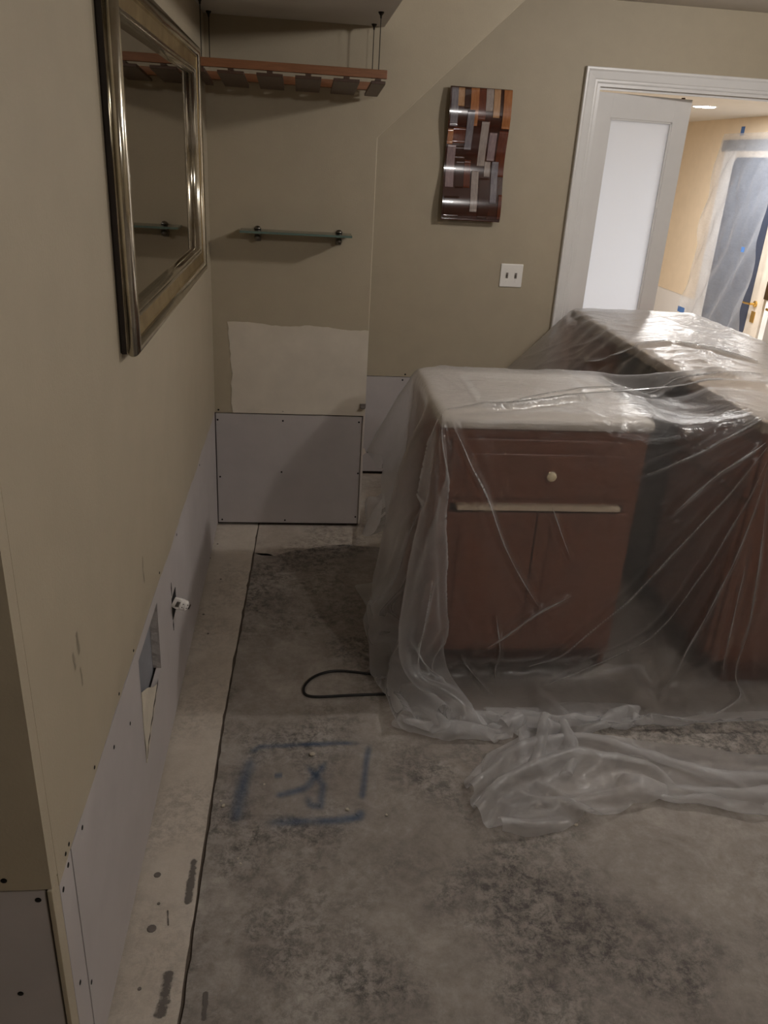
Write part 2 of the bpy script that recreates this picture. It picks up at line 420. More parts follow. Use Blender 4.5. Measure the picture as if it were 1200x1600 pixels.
# near wall beside the camera, facing it
wall_near = st(prism_obj('wall_near', [(-1.7, .588), (XL, .588), (XL, ZC), (-1.7, ZC)], 1, YN, YN+.03, M['paint']))
pan_nw = box('gypsum_board', (-1.7, XL-.012, YN+.004, YN+.018, .016, .584), M['board'], wall_near, .0015)
box('stud_cavity', (-1.7, XL-.006, YN+.05, YN+.1, 0, .6), M['dark'], wall_near)
for x, z in ((-.435, .353), (-.384, .562), (-.38, .12), (-.6, .562), (-.6, .3)): screw(pan_nw, (x, YN+.004, z), '-y', 1.1)
screw(wall_near, (-.427, YN, .609), '-y', 1.1)

# boxed-out wall under the stair at the end: straight edge, then the slope of the stair
slope_x = .308 + (ZC-1.70)/.944
wall_stair = st(prism_obj('wall_stair', [(-.5, .552), (.308, .552), (.306, 1.70), (slope_x, ZC), (-.5, ZC)], 1, YB, YW, M['paint'], None, .004))
box('stud_cavity', (-.5, .300, YB+.028, YW-.02, 0, .56), M['sill'], wall_stair)
pan_st = box('gypsum_board', (XL+.0015, .2975, YB+.003, YB+.017, .016, .5495), M['board'], wall_stair, .001)
box('gypsum_board', (.297, .307, YB+.02, YW, .016, .55), M['board'], wall_stair)
M['whitecorner'] = plain('white_paper_edge', srgb(206, 196, 186), .8)
prism_obj('corner_strip', [(.2985, .015), (.307, .015), (.309, .30), (.306, .36), (.309, .56), (.302, .58), (.2985, .5)], 1, YB-.001, YB+.018, M['whitecorner'], wall_stair)
bm = bmesh.new(); bbox(bm, .284, .309, YB-.006, YB+.002, .592, .612); bbox(bm, .286, .306, YB-.012, YB-.006, .590, .598)
bobj('metal_corner_bead', bm, plain('grey_bead_metal', srgb(120, 112, 106), .6), wall_stair, .001)
prism_obj('torn_notch', [(.307, .362), (.322, .375), (.312, .398), (.306, .392)], 1, YB+.010, YB+.0115, M['skim'], wall_stair)
for x, z in ((-.350, .519), (-.061, .521), (.282, .523), (-.346, .246), (-.066, .274), (.288, .274), (-.342, .03), (-.049, .03), (.285, .051)):
    screw(pan_st, (x, YB+.003, z), '-y', .95)
for x, z in ((-.345, .566), (-.061, .566)): screw(wall_stair, (x, YB, z), '-y', .95)
edge = [(-.287, .555)]
z = .555; w_ = 0
while z < .945:
    w_ = .6*w_ + random.gauss(0, .004); edge.append((-.286 - .008*(z-.55)/.4 + w_, z)); z += .022
edge += [(-.298, .955)] + [(x, .953 - .012*((x+.29)/.6) + .005*math.sin(x*21) + random.gauss(0, .0012)) for x in np.arange(-.27, .30, .02)] + [(.3072, .938), (.3078, .555)]
prism_obj('bare_plaster_patch', edge, 1, YB-.0012, YB+.001, M['skim'], wall_stair)

# back wall with the doorway
DX0, DX1, DZ = 1.395, 2.62, 2.008
bm = bmesh.new()
bbox(bm, .25, DX0, YW, YW+.12, .566, ZC); bbox(bm, DX1, 4.1, YW, YW+.12, 0, ZC); bbox(bm, DX0, DX1, YW, YW+.12, DZ, ZC)
wall_back = st(bobj('wall_back', bm, M['paint']))
box('stud_cavity', (.25, DX0, YW+.03, YW+.10, 0, .57), M['sill'], wall_back)
pan_b = box('gypsum_board', (.30, DX0-.07, YW+.002, YW+.016, .022, .562), M['board'], wall_back, .001)
for x, z in ((.561, .547), (.559, .311), (.559, .06), (.95, .547)): screw(pan_b, (x, YW+.002, z), '-y', 1.1)
screw(wall_back, (.573, YW, .578), '-y', 1.1)
screw(wall_back, (.355, YW, .625), '-y', .5)

# soffit and ceilings, remaining walls of the room
soffit = st(box('ceiling_soffit', (-1.7, .311, -2.6, YB+.002, 2.079, ZC), M['ceil']))
ceiling = st(box('ceiling', (-1.7, 4.3, -2.6, YW+.12, ZC, ZC+.1), M['ceil']))
st(box('wall_right', (4.1, 4.2, -2.6, YW+.12, 0, ZC), M['paint']))
st(box('wall_rear', (-1.7, 4.1, -2.7, -2.6, 0, ZC), M['paint']))
st(box('wall_far_left', (-1.8, -1.7, -2.6, YN+.1, 0, ZC), M['paint']))

# casing, jambs
def casing_prof():  # (distance from opening, protrusion)
    return [(0, 0), (0, .011), (.006, .013), (.014, .013), (.018, .016), (.048, .020), (.056, .024), (.063, .024), (.066, .020), (.066, 0)]
def casing(name, parent):
    P = casing_prof(); bm = bmesh.new()
    corners = [((DX0, 0), (-1, 0)), ((DX0, DZ), (-1, 1)), ((DX1, DZ), (1, 1)), ((DX1, 0), (1, 0))]
    rings = [[bm.verts.new((c[0]+d[0]*u, YW-h, c[1]+d[1]*u)) for u, h in P] for c, d in corners]
    for a, b in zip(rings, rings[1:]):
        for k in range(len(P)-1): bm.faces.new((a[k], a[k+1], b[k+1], b[k]))
    return bobj(name, bm, M['trim'], parent)
trim = st(casing('trim_1', None)); trim.name = 'trim_1'
bm = bmesh.new()
bbox(bm, DX0, DX0+.016, YW-.006, YW+.126, 0, DZ-.014); bbox(bm, DX1-.016, DX1, YW-.006, YW+.126, 0, DZ-.014); bbox(bm, DX0, DX1, YW-.006, YW+.126, DZ-.014, DZ)
bbox(bm, DX0+.016, DX1-.016, YW+.018, YW+.030, DZ-.026, DZ-.014)
bobj('door_jamb', bm, M['trim'], trim)

# french door leaf: hinged at the left jamb, swung a little into the next room
LW, LH, LT = .535, 1.976, .035
def door_leaf(name, hinge, ang):
    r = st(empty(name, hinge, ang))
    sx, top_, bot = .092, .108, .24
    box('stile', (0, sx, 0, LT, .008, LH), M['trim'], r, .001); box('stile', (LW-sx, LW, 0, LT, .008, LH), M['trim'], r, .001)
    box('top_rail', (sx, LW-sx, 0, LT, LH-top_, LH), M['trim'], r, .001); box('bottom_rail', (sx, LW-sx, 0, LT, .008, bot), M['trim'], r, .001)
    box('pane', (sx-.004, LW-sx+.004, .014, .020, bot-.004, LH-top_+.004), M['frost'], r)
    bm = bmesh.new()
    for yy in (0.004, LT-.012):
        bbox(bm, sx, sx+.008, yy, yy+.008, bot, LH-top_); bbox(bm, LW-sx-.008, LW-sx, yy, yy+.008, bot, LH-top_)
        bbox(bm, sx, LW-sx, yy, yy+.008, LH-top_-.008, LH-top_); bbox(bm, sx, LW-sx, yy, yy+.008, bot, bot+.008)
    bobj('glazing_bead', bm, M['trim'], r)
    bm = bmesh.new(); bbox(bm, LW-.05, LW-.038, .01, .024, LH, LH+.007); bobj('ball_catch', bm, M['darkbrass'], r)
    return r
door_leaf('door_1', (DX0+.018, YW+.036, 0), math.radians(10.5))

# ------------------------------------------------------------------ room beyond the doorway
X3, ZC2 = 3.8, 2.115
st(box('wall_beyond_right', (X3, X3+.1, YW+.12, 10, .545, 2.2), M['yellow']))
st(box('wall_beyond_base', (X3+.004, X3+.08, YW+.12, 10, 0, .545), M['trim']))
st(box('wall_beyond_far', (-.6, X3, 10, 10.1, 0, 2.2), M['yellow']))
st(box('wall_beyond_left', (-.7, -.6, YW+.12, 10, 0, 2.2), M['yellow']))
st(box('ceiling_beyond', (-.7, 4.3, YW+.12, 10.1, ZC2, ZC2+.1), M['ceil']))

def emit(name, col, s):
    t = NT(name); t.set(Base_Color=(0, 0, 0, 1), Emission_Color=col, Emission_Strength=s); return t.m
M['lamp'] = emit('lit_lamp_glass', (1, .93, .84, 1), 14)
M['lampnext'] = emit('lit_recessed_lamp', (1, .97, .92, 1), 30)
def spot_source(name, loc, watts, radius, col):
    l = bpy.data.lights.new(name, 'POINT'); l.energy = watts*LAMP_GAIN; l.color = col; l.shadow_soft_size = radius
    o = bpy.data.objects.new(name, l); COL.objects.link(o); o.location = loc; return o
def recessed(loc, watts, label):
    r = empty('recessed_light', loc); tag(r, label, 'ceiling light', 'recessed lights of the room beyond')
    bm = bmesh.new(); lathe(bm, [(.082, .0), (.098, -.004), (.10, .004), (.10, .010), (.082, .010)], (0, 0, .005), n=28); bobj('trim_ring', bm, M['trim'], r, smooth=True)
    bm = bmesh.new(); lathe(bm, [(.081, 0), (.078, -.003)], (0, 0, .004), n=28); bobj('lamp_lens', bm, M['lampnext'], r)
    l = bpy.data.lights.new('lamp', 'AREA'); l.shape = 'DISK'; l.size = .15; l.energy = watts*LAMP_GAIN; l.color = (1, .98, .97)
    o = bpy.data.objects.new('lamp', l); link(o, r); o.location = (0, 0, -.004)
for (p, wt), lb in zip(NEXT_LAMPS, ('round recessed ceiling light seen above the frosted door leaf', 'round recessed ceiling light near the doorway of the yellow room', 'round recessed ceiling light behind the frosted door leaf')):
    recessed((p[0], p[1], ZC2-.006), wt, lb)
def bulb_light(key, label):
    (x, y, z), wt, rad, col = LAMPS[key]
    r = empty('ceiling_light', (x, y, ZC)); tag(r, label, 'ceiling light')
    bm = bmesh.new(); lathe(bm, [(.05, 0), (.098, 0), (.10, -.004), (.07, -.009), (.05, -.006)], (0, 0, 0), n=28); bobj('trim_ring', bm, M['trim'], r, smooth=True)
    s = spot_source('lamp', (0, 0, z-ZC), wt, rad, col); s.parent = r
bulb_light('front', 'round ceiling light over the open floor before the cabinets')
bulb_light('over', 'round ceiling light above the covered cabinets')

# patio door in the yellow wall: dark glass, pale frames, lever handles (kind: structure of that room)
pd = st(empty('door_2', (X3, 0, 0)))
def yz(name, y0, y1, z0, z1, d0, d1, mat, parent=pd, bevel=.002):
    return box(name, (-d1, -d0, y0, y1, z0, z1), mat, parent, bevel)
M['beige'] = plain('beige_door_paint', srgb(196, 186, 172), .45)
yz('head_casing', 5.2, 7.62, 1.85, 1.94, 0, .03, plain('grey_head_rail', srgb(120, 122, 128), .5))
yz('side_casing', 7.44, 7.56, .02, 1.85, 0, .022, M['trim'])
yz('stile', 7.34, 7.44, .02, 1.85, 0, .035, M['trim'])
def rounded_pane(y0, y1, z0, z1, r):
    pts = []
    for cy, cz, a0 in ((y0+r, z0+r, 180), (y1-r, z0+r, 270), (y1-r, z1-r, 0), (y0+r, z1-r, 90)):
        for k in range(6):
            a_ = math.radians(a0+90*k/5); pts.append((cy+r*math.cos(a_), cz+r*math.sin(a_)))
    return prism_obj('pane', pts, 0, -.036, -.030, M['night'], pd)
yz('door_panel', 6.36, 7.34, .02, 1.85, 0, .030, M['beige'])
rounded_pane(6.56, 7.335, .40, 1.80, .07)
yz('stile', 6.12, 6.30, .02, 1.85, 0, .045, M['trim'])
yz('door_panel', 5.2, 6.12, .02, 1.85, 0, .030, M['beige'])
rounded_pane(5.3, 6.0, .40, 1.80, .07)
def lever(y, z, dirn, parent):
    bm = bmesh.new(); lathe(bm, [(.026, -.03), (.026, -.042), (.016, -.048), (.010, -.05), (.010, -.085)], (0, y, z), 'x', 16); bobj('handle_rose', bm, M['brass'], parent, smooth=False)
    tube('lever', [(-.082, y, z), (-.086, y+dirn*.03, z), (-.086, y+dirn*.07, z-.006), (-.084, y+dirn*.11, z-.002)], .009, M['brass'], parent)
lever(6.47, .69, 1, pd); lever(6.21, .69, -1, pd)
yz('lock_plate', 6.19, 6.34, .75, .89, .045, .052, M['darkbrass'])
yz('keyhole_plate', 6.44, 6.50, .54, .63, .03, .036, M['brass'])

# ------------------------------------------------------------------ covered cabinets
AX0, AX1, AY0, AY1, AZ = .445, 1.10, 2.315, 2.885, .925
BX0, BX1, BY0, BY1, BZ = 1.42, 2.05, 2.23, 4.10, .962

def knob(name, c, axis, sgn, parent):
    bm = bmesh.new(); lathe(bm, [(.005, 0), (.005, sgn*.012), (.014, sgn*.016), (.017, sgn*.022), (.014, sgn*.029), (.005, sgn*.031)], c, axis, 16)
    return bobj(name, bm, M['knob'], parent, smooth=True)
def raised_panel(name, a, axis, parent, mat=None):
    """door or drawer front: a slab with a raised field; a = box, axis = facing axis ('y' front at y0, 'x' front at x0)"""
    x0, x1, y0, y1, z0, z1 = a; bm = bmesh.new(); bbox(bm, *a)
    m = .045
    if z1-z0 > .12:
        if axis == 'y': bbox(bm, x0+m, x1-m, y0-.006, y0, z0+m, z1-m)
        else: bbox(bm, x0-.006, x0, y0+m, y1-m, z0+m, z1-m)
    return bobj(name, bm, mat or M['cherry'], parent, .003)

ca = empty('base_cabinet', ((AX0+AX1)/2, (AY0+AY1)/2, 0)); tag(ca, 'cherry base cabinet with one knobbed drawer and pale top under the plastic', 'cabinet')
def rel(o, root):
    o.parent = root; o.matrix_parent_inverse = Matrix.Translation(-root.location); return o
def cbox(name, a, mat, root, bevel=.002): return rel(box(name, a, mat, None, bevel), root)
cbox('side_panel', (AX0, AX0+.018, AY0+.02, AY1, 0, .89), M['cherry'], ca); cbox('side_panel', (AX1-.018, AX1, AY0+.02, AY1, 0, .89), M['cherry'], ca)
cbox('back_panel', (AX0+.018, AX1-.018, AY1-.008, AY1, 0, .89), M['cherry_d'], ca)
cbox('bottom_panel', (AX0+.018, AX1-.018, AY0+.02, AY1-.008, .09, .108), M['cherry_d'], ca)
cbox('toe_kick', (AX0+.018, AX1-.018, AY0+.075, AY0+.09, 0, .09), M['cherry_d'], ca)
bm = bmesh.new()
for q in ((AX0, AX0+.042, .09, .89), (AX1-.042, AX1, .09, .89), (AX0+.042, AX1-.042, .855, .89), (AX0+.042, AX1-.042, .64, .672), (AX0+.042, AX1-.042, .09, .13)):
    bbox(bm, q[0], q[1], AY0, AY0+.02, q[2], q[3])
rel(bobj('face_frame', bm, M['cherry'], None, .001), ca)
dr = rel(raised_panel('drawer', (AX0+.03, AX1-.03, AY0-.018, AY0, .665, .862), 'y', None), ca)
kb = knob('knob', (.79, AY0-.024, .752), 'y', -1, None); kb.parent = dr
M['palewood'] = plain('pale_board_edge', srgb(226, 206, 180), .5)
cbox('pull_out_board', (AX0+.062, AX1-.062, AY0-.030, AY0+.3, .628, .643), M['palewood'], ca, .001)
mid = (AX0+AX1)/2
for a, b, kx in ((AX0+.03, mid-.002, mid-.035), (mid+.002, AX1-.03, mid+.035)):
    d_ = rel(raised_panel('door', (a, b, AY0-.018, AY0, .118, .615), 'y', None), ca)
tp = cbox('top', (AX0-.012, AX1+.01, AY0-.02, AY1+.005, .89, AZ), M['toptile'], ca, .012)
bm = bmesh.new()
for q in ((AX0+.13, AX1-.10, AY0+.16, AY0+.185), (AX0+.13, AX1-.10, AY1-.10, AY1-.075), (AX0+.13, AX0+.155, AY0+.185, AY1-.10), (AX1-.125, AX1-.10, AY0+.185, AY1-.10)):
    bbox(bm, q[0], q[1], q[2], q[3], AZ, AZ+.004)
bd = bobj('bead_moulding', bm, M['topgroove'], tp, .001)

cb = empty('bar_cabinet', ((BX0+BX1)/2, (BY0+BY1)/2, 0)); tag(cb, 'long cherry bar cabinet with pale stone top, its end toward the doorway', 'cabinet')
FY0, FY1 = 2.785, 3.40                                   # black fridge built in between the two cherry units
for y0, y1 in ((BY0, FY0-.006), (FY1+.006, BY1)):
    cbox('carcass', (BX0+.02, BX1, y0, y1, .09, .925), M['cherry'], cb)
    cbox('toe_kick', (BX0+.075, BX1, y0+.005, y1-.005, 0, .09), M['cherry_d'], cb)
for y0, y1, ky in ((BY0+.012, FY0-.018, 2.637), (FY1+.018, BY1-.012, 3.75)):
    d_ = rel(raised_panel('drawer', (BX0, BX0+.02, y0, y1, .70, .88), 'x', None), cb)
    k_ = knob('knob', (BX0-.006, ky, .79), 'x', -1, None); k_.parent = d_
    d_ = rel(raised_panel('door', (BX0, BX0+.02, y0, y1, .12, .68), 'x', None), cb)
fr = empty('bar_fridge', (BX0+.3, (FY0+FY1)/2, 0)); tag(fr, 'black undercounter fridge between the cherry bar cabinets under the plastic', 'fridge')
M['fridge'] = plain('black_fridge_enamel', srgb(14, 14, 16), .35)
cbox('body', (BX0+.035, BX1-.01, FY0, FY1, .02, .915), M['fridge'], fr)
fd = cbox('door', (BX0-.012, BX0+.033, FY0+.004, FY1-.004, .10, .905), M['fridge'], fr, .006)
hd = tube('door_handle', [(BX0-.012, FY0+.05, .84), (BX0-.045, FY0+.05, .83), (BX0-.045, FY0+.05, .60), (BX0-.012, FY0+.05, .59)], .007, M['fridge'], fd)
cbox('kick_grille', (BX0+.05, BX0+.06, FY0+.01, FY1-.01, .0, .095), M['fridge'], fr)
M['stone'] = concrete('speckled_stone_top', srgb(120, 106, 92), srgb(176, 160, 142), srgb(214, 204, 192), srgb(80, 72, 66), .5)
cbox('stone_top', (BX0-.015, BX1+.015, BY0-.015, BY1+.01, .925, BZ), M['stone'], cb, .004)

# ------------------------------------------------------------------ plastic sheeting: position-based cloth draped over the cabinets
def drape(x0, x1, y0, y1, alive_fn, boxes, levels, clamp, init=None, seed=3):
    """position-based cloth: a flat sheet is let down on boxes and floor, coarse grid first, then refined"""
    rng = np.random.default_rng(seed)
    ph = rng.uniform(0, 6.28, 12); fx = rng.uniform(-9, 9, 12); fy = rng.uniform(-9, 9, 12)
    marg = .013; X = None
    for lev, (h, steps, iters, dt, g, bend) in enumerate(levels):
        nx, ny = int(round((x1-x0)/h))+1, int(round((y1-y0)/h))+1
        gx, gy = np.meshgrid(np.arange(nx)*h+x0, np.arange(ny)*h+y0, indexing='ij')
        alive = alive_fn(gx, gy); al = alive.ravel()
        if X is None and init is not None: P = init(gx, gy)
        elif X is None:
            P = np.stack([gx, gy, 1.02 + .03*sum(np.sin(fx[i]*gx+fy[i]*gy+ph[i]) for i in range(12))/12], -1)
        else:                                            # bilinear refinement of the coarser result
            C_ = X.reshape(pnx, pny, 3); R = (pnx-1)/(nx-1), (pny-1)/(ny-1)
            ui = np.arange(nx)*R[0]; vj = np.arange(ny)*R[1]; i0 = np.minimum(ui.astype(int), pnx-2); j0 = np.minimum(vj.astype(int), pny-2)
            a = (ui-i0)[:, None, None]; b = (vj-j0)[None, :, None]
            P = C_[i0][:, j0]*(1-a)*(1-b) + C_[i0+1][:, j0]*a*(1-b) + C_[i0][:, j0+1]*(1-a)*b + C_[i0+1][:, j0+1]*a*b
            P = P + rng.normal(0, .0012, P.shape)
        pnx, pny = nx, ny
        fh = (.004 + .022*np.clip(sum(np.sin(2.6*fx[i]*gx+2.6*fy[i]*gy+ph[11-i]) for i in range(12))/8 + .2, 0, 1)).ravel()
        cons = []
        I, J = np.meshgrid(np.arange(nx), np.arange(ny), indexing='ij')
        for di, dj, k in ((1,0,1.), (0,1,1.), (1,1,.5), (1,-1,.5), (2,0,bend), (0,2,bend)):
            for par in range(2):
                ok = (I+di < nx) & (J+dj < ny) & (J+dj >= 0)
                ok &= (((I//di) % 2) == par) if di else (((J//dj) % 2) == par)
                a = (I*ny+J)[ok]; b = ((I+di)*ny + J+dj)[ok]; m = al[a] & al[b]
                cons.append((a[m], b[m], h*math.hypot(di, dj), k))
        X = P.reshape(-1, 3).copy(); V = np.zeros_like(X)
        for s in range(steps):
            V[:, 2] -= g*dt; V *= .993
            Q = X + V*dt
            for it in range(iters):
                for a, b, r, k in cons:
                    d = Q[b]-Q[a]; L = np.sqrt(np.einsum('ij,ij->i', d, d)); c = (.5*k*(L-r)/np.maximum(L, 1e-8))
                    if k < .3: c = np.minimum(c, 0)
                    c = c[:, None]*d
                    Q[a] += c; Q[b] -= c
            for bx in boxes:
                x0_, x1_, y0_, y1_, zt = bx[0]-marg, bx[1]+marg, bx[2]-marg, bx[3]+marg, bx[4]+marg
                ins = np.where((Q[:,0] > x0_) & (Q[:,0] < x1_) & (Q[:,1] > y0_) & (Q[:,1] < y1_) & (Q[:,2] < zt))[0]
                if len(ins):
                    q = Q[ins]; old = X[ins]
                    dd = np.stack([q[:,0]-x0_, x1_-q[:,0], q[:,1]-y0_, y1_-q[:,1], zt-q[:,2]], 1)
                    dd[old[:, 2] > zt-.02, :4] += 10                 # came from above: stays on top
                    k_ = dd.argmin(1)
                    for f_, (ax, val) in enumerate(((0, x0_), (0, x1_), (1, y0_), (1, y1_), (2, zt))):
                        mm = k_ == f_
                        if mm.any():
                            q[mm, ax] = val; mu = .5 if f_ == 4 else .15
                            for ax2 in range(3):
                                if ax2 != ax: q[mm, ax2] += mu*(old[mm, ax2]-q[mm, ax2])
                    Q[ins] = q
            lowm = Q[:, 2] < fh
            Q[lowm, 2] = fh[lowm]; Q[lowm, :2] += .5*(X[lowm, :2]-Q[lowm, :2])
            clamp(Q, lev, s/steps)
            V = (Q-X)/dt; X = Q
            sp = np.linalg.norm(V, axis=1); V *= np.minimum(1, 3.0/np.maximum(sp, 1e-6))[:, None]
    return X, alive, nx, ny, gx, gy

def sheet_mesh(name, X, alive, nx, ny, gx, gy, mat, creases=(), crinkle=.0025, levels=2):
    idx = -np.ones(nx*ny, int); al = alive.ravel(); idx[al] = np.arange(al.sum())
    f = []
    for i in range(nx-1):
        for j in range(ny-1):
            q = [i*ny+j, (i+1)*ny+j, (i+1)*ny+j+1, i*ny+j+1]
            if al[q].all(): f.append([int(idx[k]) for k in q])
    uv = np.stack([gx.ravel(), gy.ravel()], 1)[al]
    o = mesh(name, X[al].tolist(), f, mat, None, True, uv.tolist())
    md = o.modifiers.new('smooth', 'SUBSURF'); md.levels = levels; md.subdivision_type = 'CATMULL_CLARK'
    dg = bpy.context.evaluated_depsgraph_get(); m = bpy.data.meshes.new_from_object(o.evaluated_get(dg))
    old = o.data; o.modifiers.clear(); o.data = m; bpy.data.meshes.remove(old); m.name = name
    n = len(m.vertices); co = np.empty(n*3); m.vertices.foreach_get('co', co); co = co.reshape(-1, 3)
    no = np.empty(n*3); m.vertices.foreach_get('normal', no); no = no.reshape(-1, 3)
    li = np.empty(len(m.loops), int); m.loops.foreach_get('vertex_index', li)
    lu = np.empty(len(m.loops)*2); m.uv_layers[0].data.foreach_get('uv', lu); U = np.zeros((n, 2)); U[li] = lu.reshape(-1, 2)
    # photo pixels -> the point of the sheet that lies there (front layer), as sheet coordinates
    CM = np.array([list(r) for r in CAM_M]); pc = (co-np.array(CAM_P)) @ CM.T
    px = 600+FPX*pc[:, 0]/pc[:, 2]; py = 800+FPX*pc[:, 1]/pc[:, 2]
    disp = np.zeros(n); paths = []
    for pts, amp, wid in creases:
        path = []
        for x, y in pts:
            r2 = (px-x)**2+(py-y)**2; near = np.where(r2 < 14**2)[0]
            if not len(near): near = np.array([r2.argmin()])
            dmin = pc[near, 2].min(); c = near[pc[near, 2] < dmin+.05]
            path.append(U[c[r2[c].argmin()]])
        paths.append((path, wid))
        best = np.full(n, 9.); fade = np.zeros(n); m_ = len(path)-1
        for k in range(m_):
            a, b = path[k], path[k+1]; d = b-a; L2 = max(d@d, 1e-9)
            if L2 > .45**2: continue
            t = np.clip(((U-a)@d)/L2, 0, 1); dist = np.linalg.norm(U-a-t[:, None]*d, axis=1)
            up = dist < best; best[up] = dist[up]; fade[up] = (k+t[up])/m_
        env = np.clip(np.minimum(fade, 1-fade)*7+.12, 0, 1)
        rid = amp*np.exp(-(best/wid)**2)*env - .35*amp*np.exp(-((best-2.2*wid)/(1.5*wid))**2)*env
        disp = np.where(np.abs(rid) > np.abs(disp), rid, disp)
    rng = np.random.default_rng(11); cr = np.zeros(n)
    for k in range(26):                                           # random film crinkles: thin straight ridges in all directions
        a_ = rng.uniform(0, math.pi); fr = rng.uniform(9, 26); p_ = rng.uniform(0, 6.28)
        s_ = U[:, 0]*math.cos(a_)+U[:, 1]*math.sin(a_); t_ = -U[:, 0]*math.sin(a_)+U[:, 1]*math.cos(a_)
        w_ = s_ + .03*np.sin(t_*rng.uniform(3, 8)+p_)
        mask = np.clip(np.sin(t_*rng.uniform(3, 9)+s_*rng.uniform(-6, 6)+rng.uniform(0, 6.28))*2-.9, 0, 1)
        cr += mask*(1-np.abs(np.sin(w_*fr/2+p_)))**6
    disp = disp + crinkle*np.clip(cr, 0, 2.5)
    co = co + no*disp[:, None]; co[:, 2] = np.maximum(co[:, 2], .002)
    m.vertices.foreach_set('co', co.ravel()); m.update()
    m.polygons.foreach_set('use_smooth', [True]*len(m.polygons))
    for path, wid in paths:                                       # each pleat: the film folded back on itself, three layers deep
        line = []
        for a, b in zip(path, path[1:]):
            if np.linalg.norm(b-a) > .45: continue
            k_ = max(2, int(np.linalg.norm(b-a)/.02))
            for q in range(k_):
                u = a+(b-a)*q/k_; d2 = ((U-u)**2).sum(1); c = np.argpartition(d2, 9)[:9]; w_ = 1/(d2[c]+4e-5); w_ /= w_.sum()
                line.append(((co[c]*w_[:, None]).sum(0), (no[c]*w_[:, None]).sum(0)))
        if len(line) < 5: continue
        P_ = np.array([l[0] for l in line]); N_ = np.array([l[1] for l in line])
        for _ in range(3): P_[1:-1] = .25*P_[:-2]+.5*P_[1:-1]+.25*P_[2:]; N_[1:-1] = .25*N_[:-2]+.5*N_[1:-1]+.25*N_[2:]
        v, f_, uvp = [], [], []; L_ = len(P_)
        for k in range(L_):
            tg = P_[min(L_-1, k+1)]-P_[max(0, k-1)]; nn = N_[k]/max(np.linalg.norm(N_[k]), 1e-6); sd = np.cross(tg, nn); sd /= max(np.linalg.norm(sd), 1e-6)
            e = min(1, 5*min(k, L_-1-k)/L_+.06); hw = wid*.45*e*(.75+.25*math.sin(k*.7))
            for q, (sx, hh) in enumerate(((-1, .001), (1, .0022), (-.6, .0034), (.5, .0046))):
                v.append(tuple(P_[k]+sd*sx*hw+nn*hh)); uvp.append((k*.02, q*.01))
        for k in range(L_-1):
            for q in range(3): f_.append((k*4+q, k*4+q+1, (k+1)*4+q+1, (k+1)*4+q))
        mesh('pleat', v, f_, M['pleat'], o, True, uvp)
    return o

def alive(gx, gy):
    a = ~((gy > 3.25) & (gx < .12))
    a &= ~((gy > 3.0) & (gx < .0))
    a &= ~((gx < .30) & (gy < 1.75 - .9*(gx+.6)))
    return a
def sheet_clamp(Q, lev, t):
    k = min(1, max(0, (t-.22)/.5)) if lev == 0 else 1          # the loose hem is pushed up against the cabinets
    Q[:, 0] = np.maximum(Q[:, 0], XL+.03 + k*(.245-XL-.03)); Q[:, 1] = np.clip(Q[:, 1], 1.0+k*.97, YW-.02)
    far = (Q[:, 1] > 3.45) & (Q[:, 2] < .95) & (Q[:, 0] < BX0+.05)            # film spread out over the far end
    Q[far, 0] = np.minimum(Q[far, 0], BX0-.02-(.95-Q[far, 2])*1.15*k)
    bump_ = (Q[:, 1] > YB-.04) & (Q[:, 0] < .345); Q[bump_, 0] = .345
    lobe = (Q[:, 0] + Q[:, 1]) < 2.30*k
    Q[lobe, 0] += .5*(2.30*k-Q[lobe, 0]-Q[lobe, 1]); 
    cd_ = (Q[:, 0] < .45) & (Q[:, 1] > 2.13) & (Q[:, 1] < 2.36)
    Q[cd_, 2] = np.maximum(Q[cd_, 2], .014)
X_, al_, nx_, ny_, gx_, gy_ = drape(-.66, 2.76, 1.08, 4.26, alive,
    [(AX0-.012, AX1+.01, AY0-.03, AY1+.005, AZ+.004), (BX0-.015, BX1+.015, BY0-.015, BY1+.01, BZ)],
    [(.06, 900, 2, 1/250, 6, .10), (.03, 300, 3, 1/250, 6, .06)], sheet_clamp)
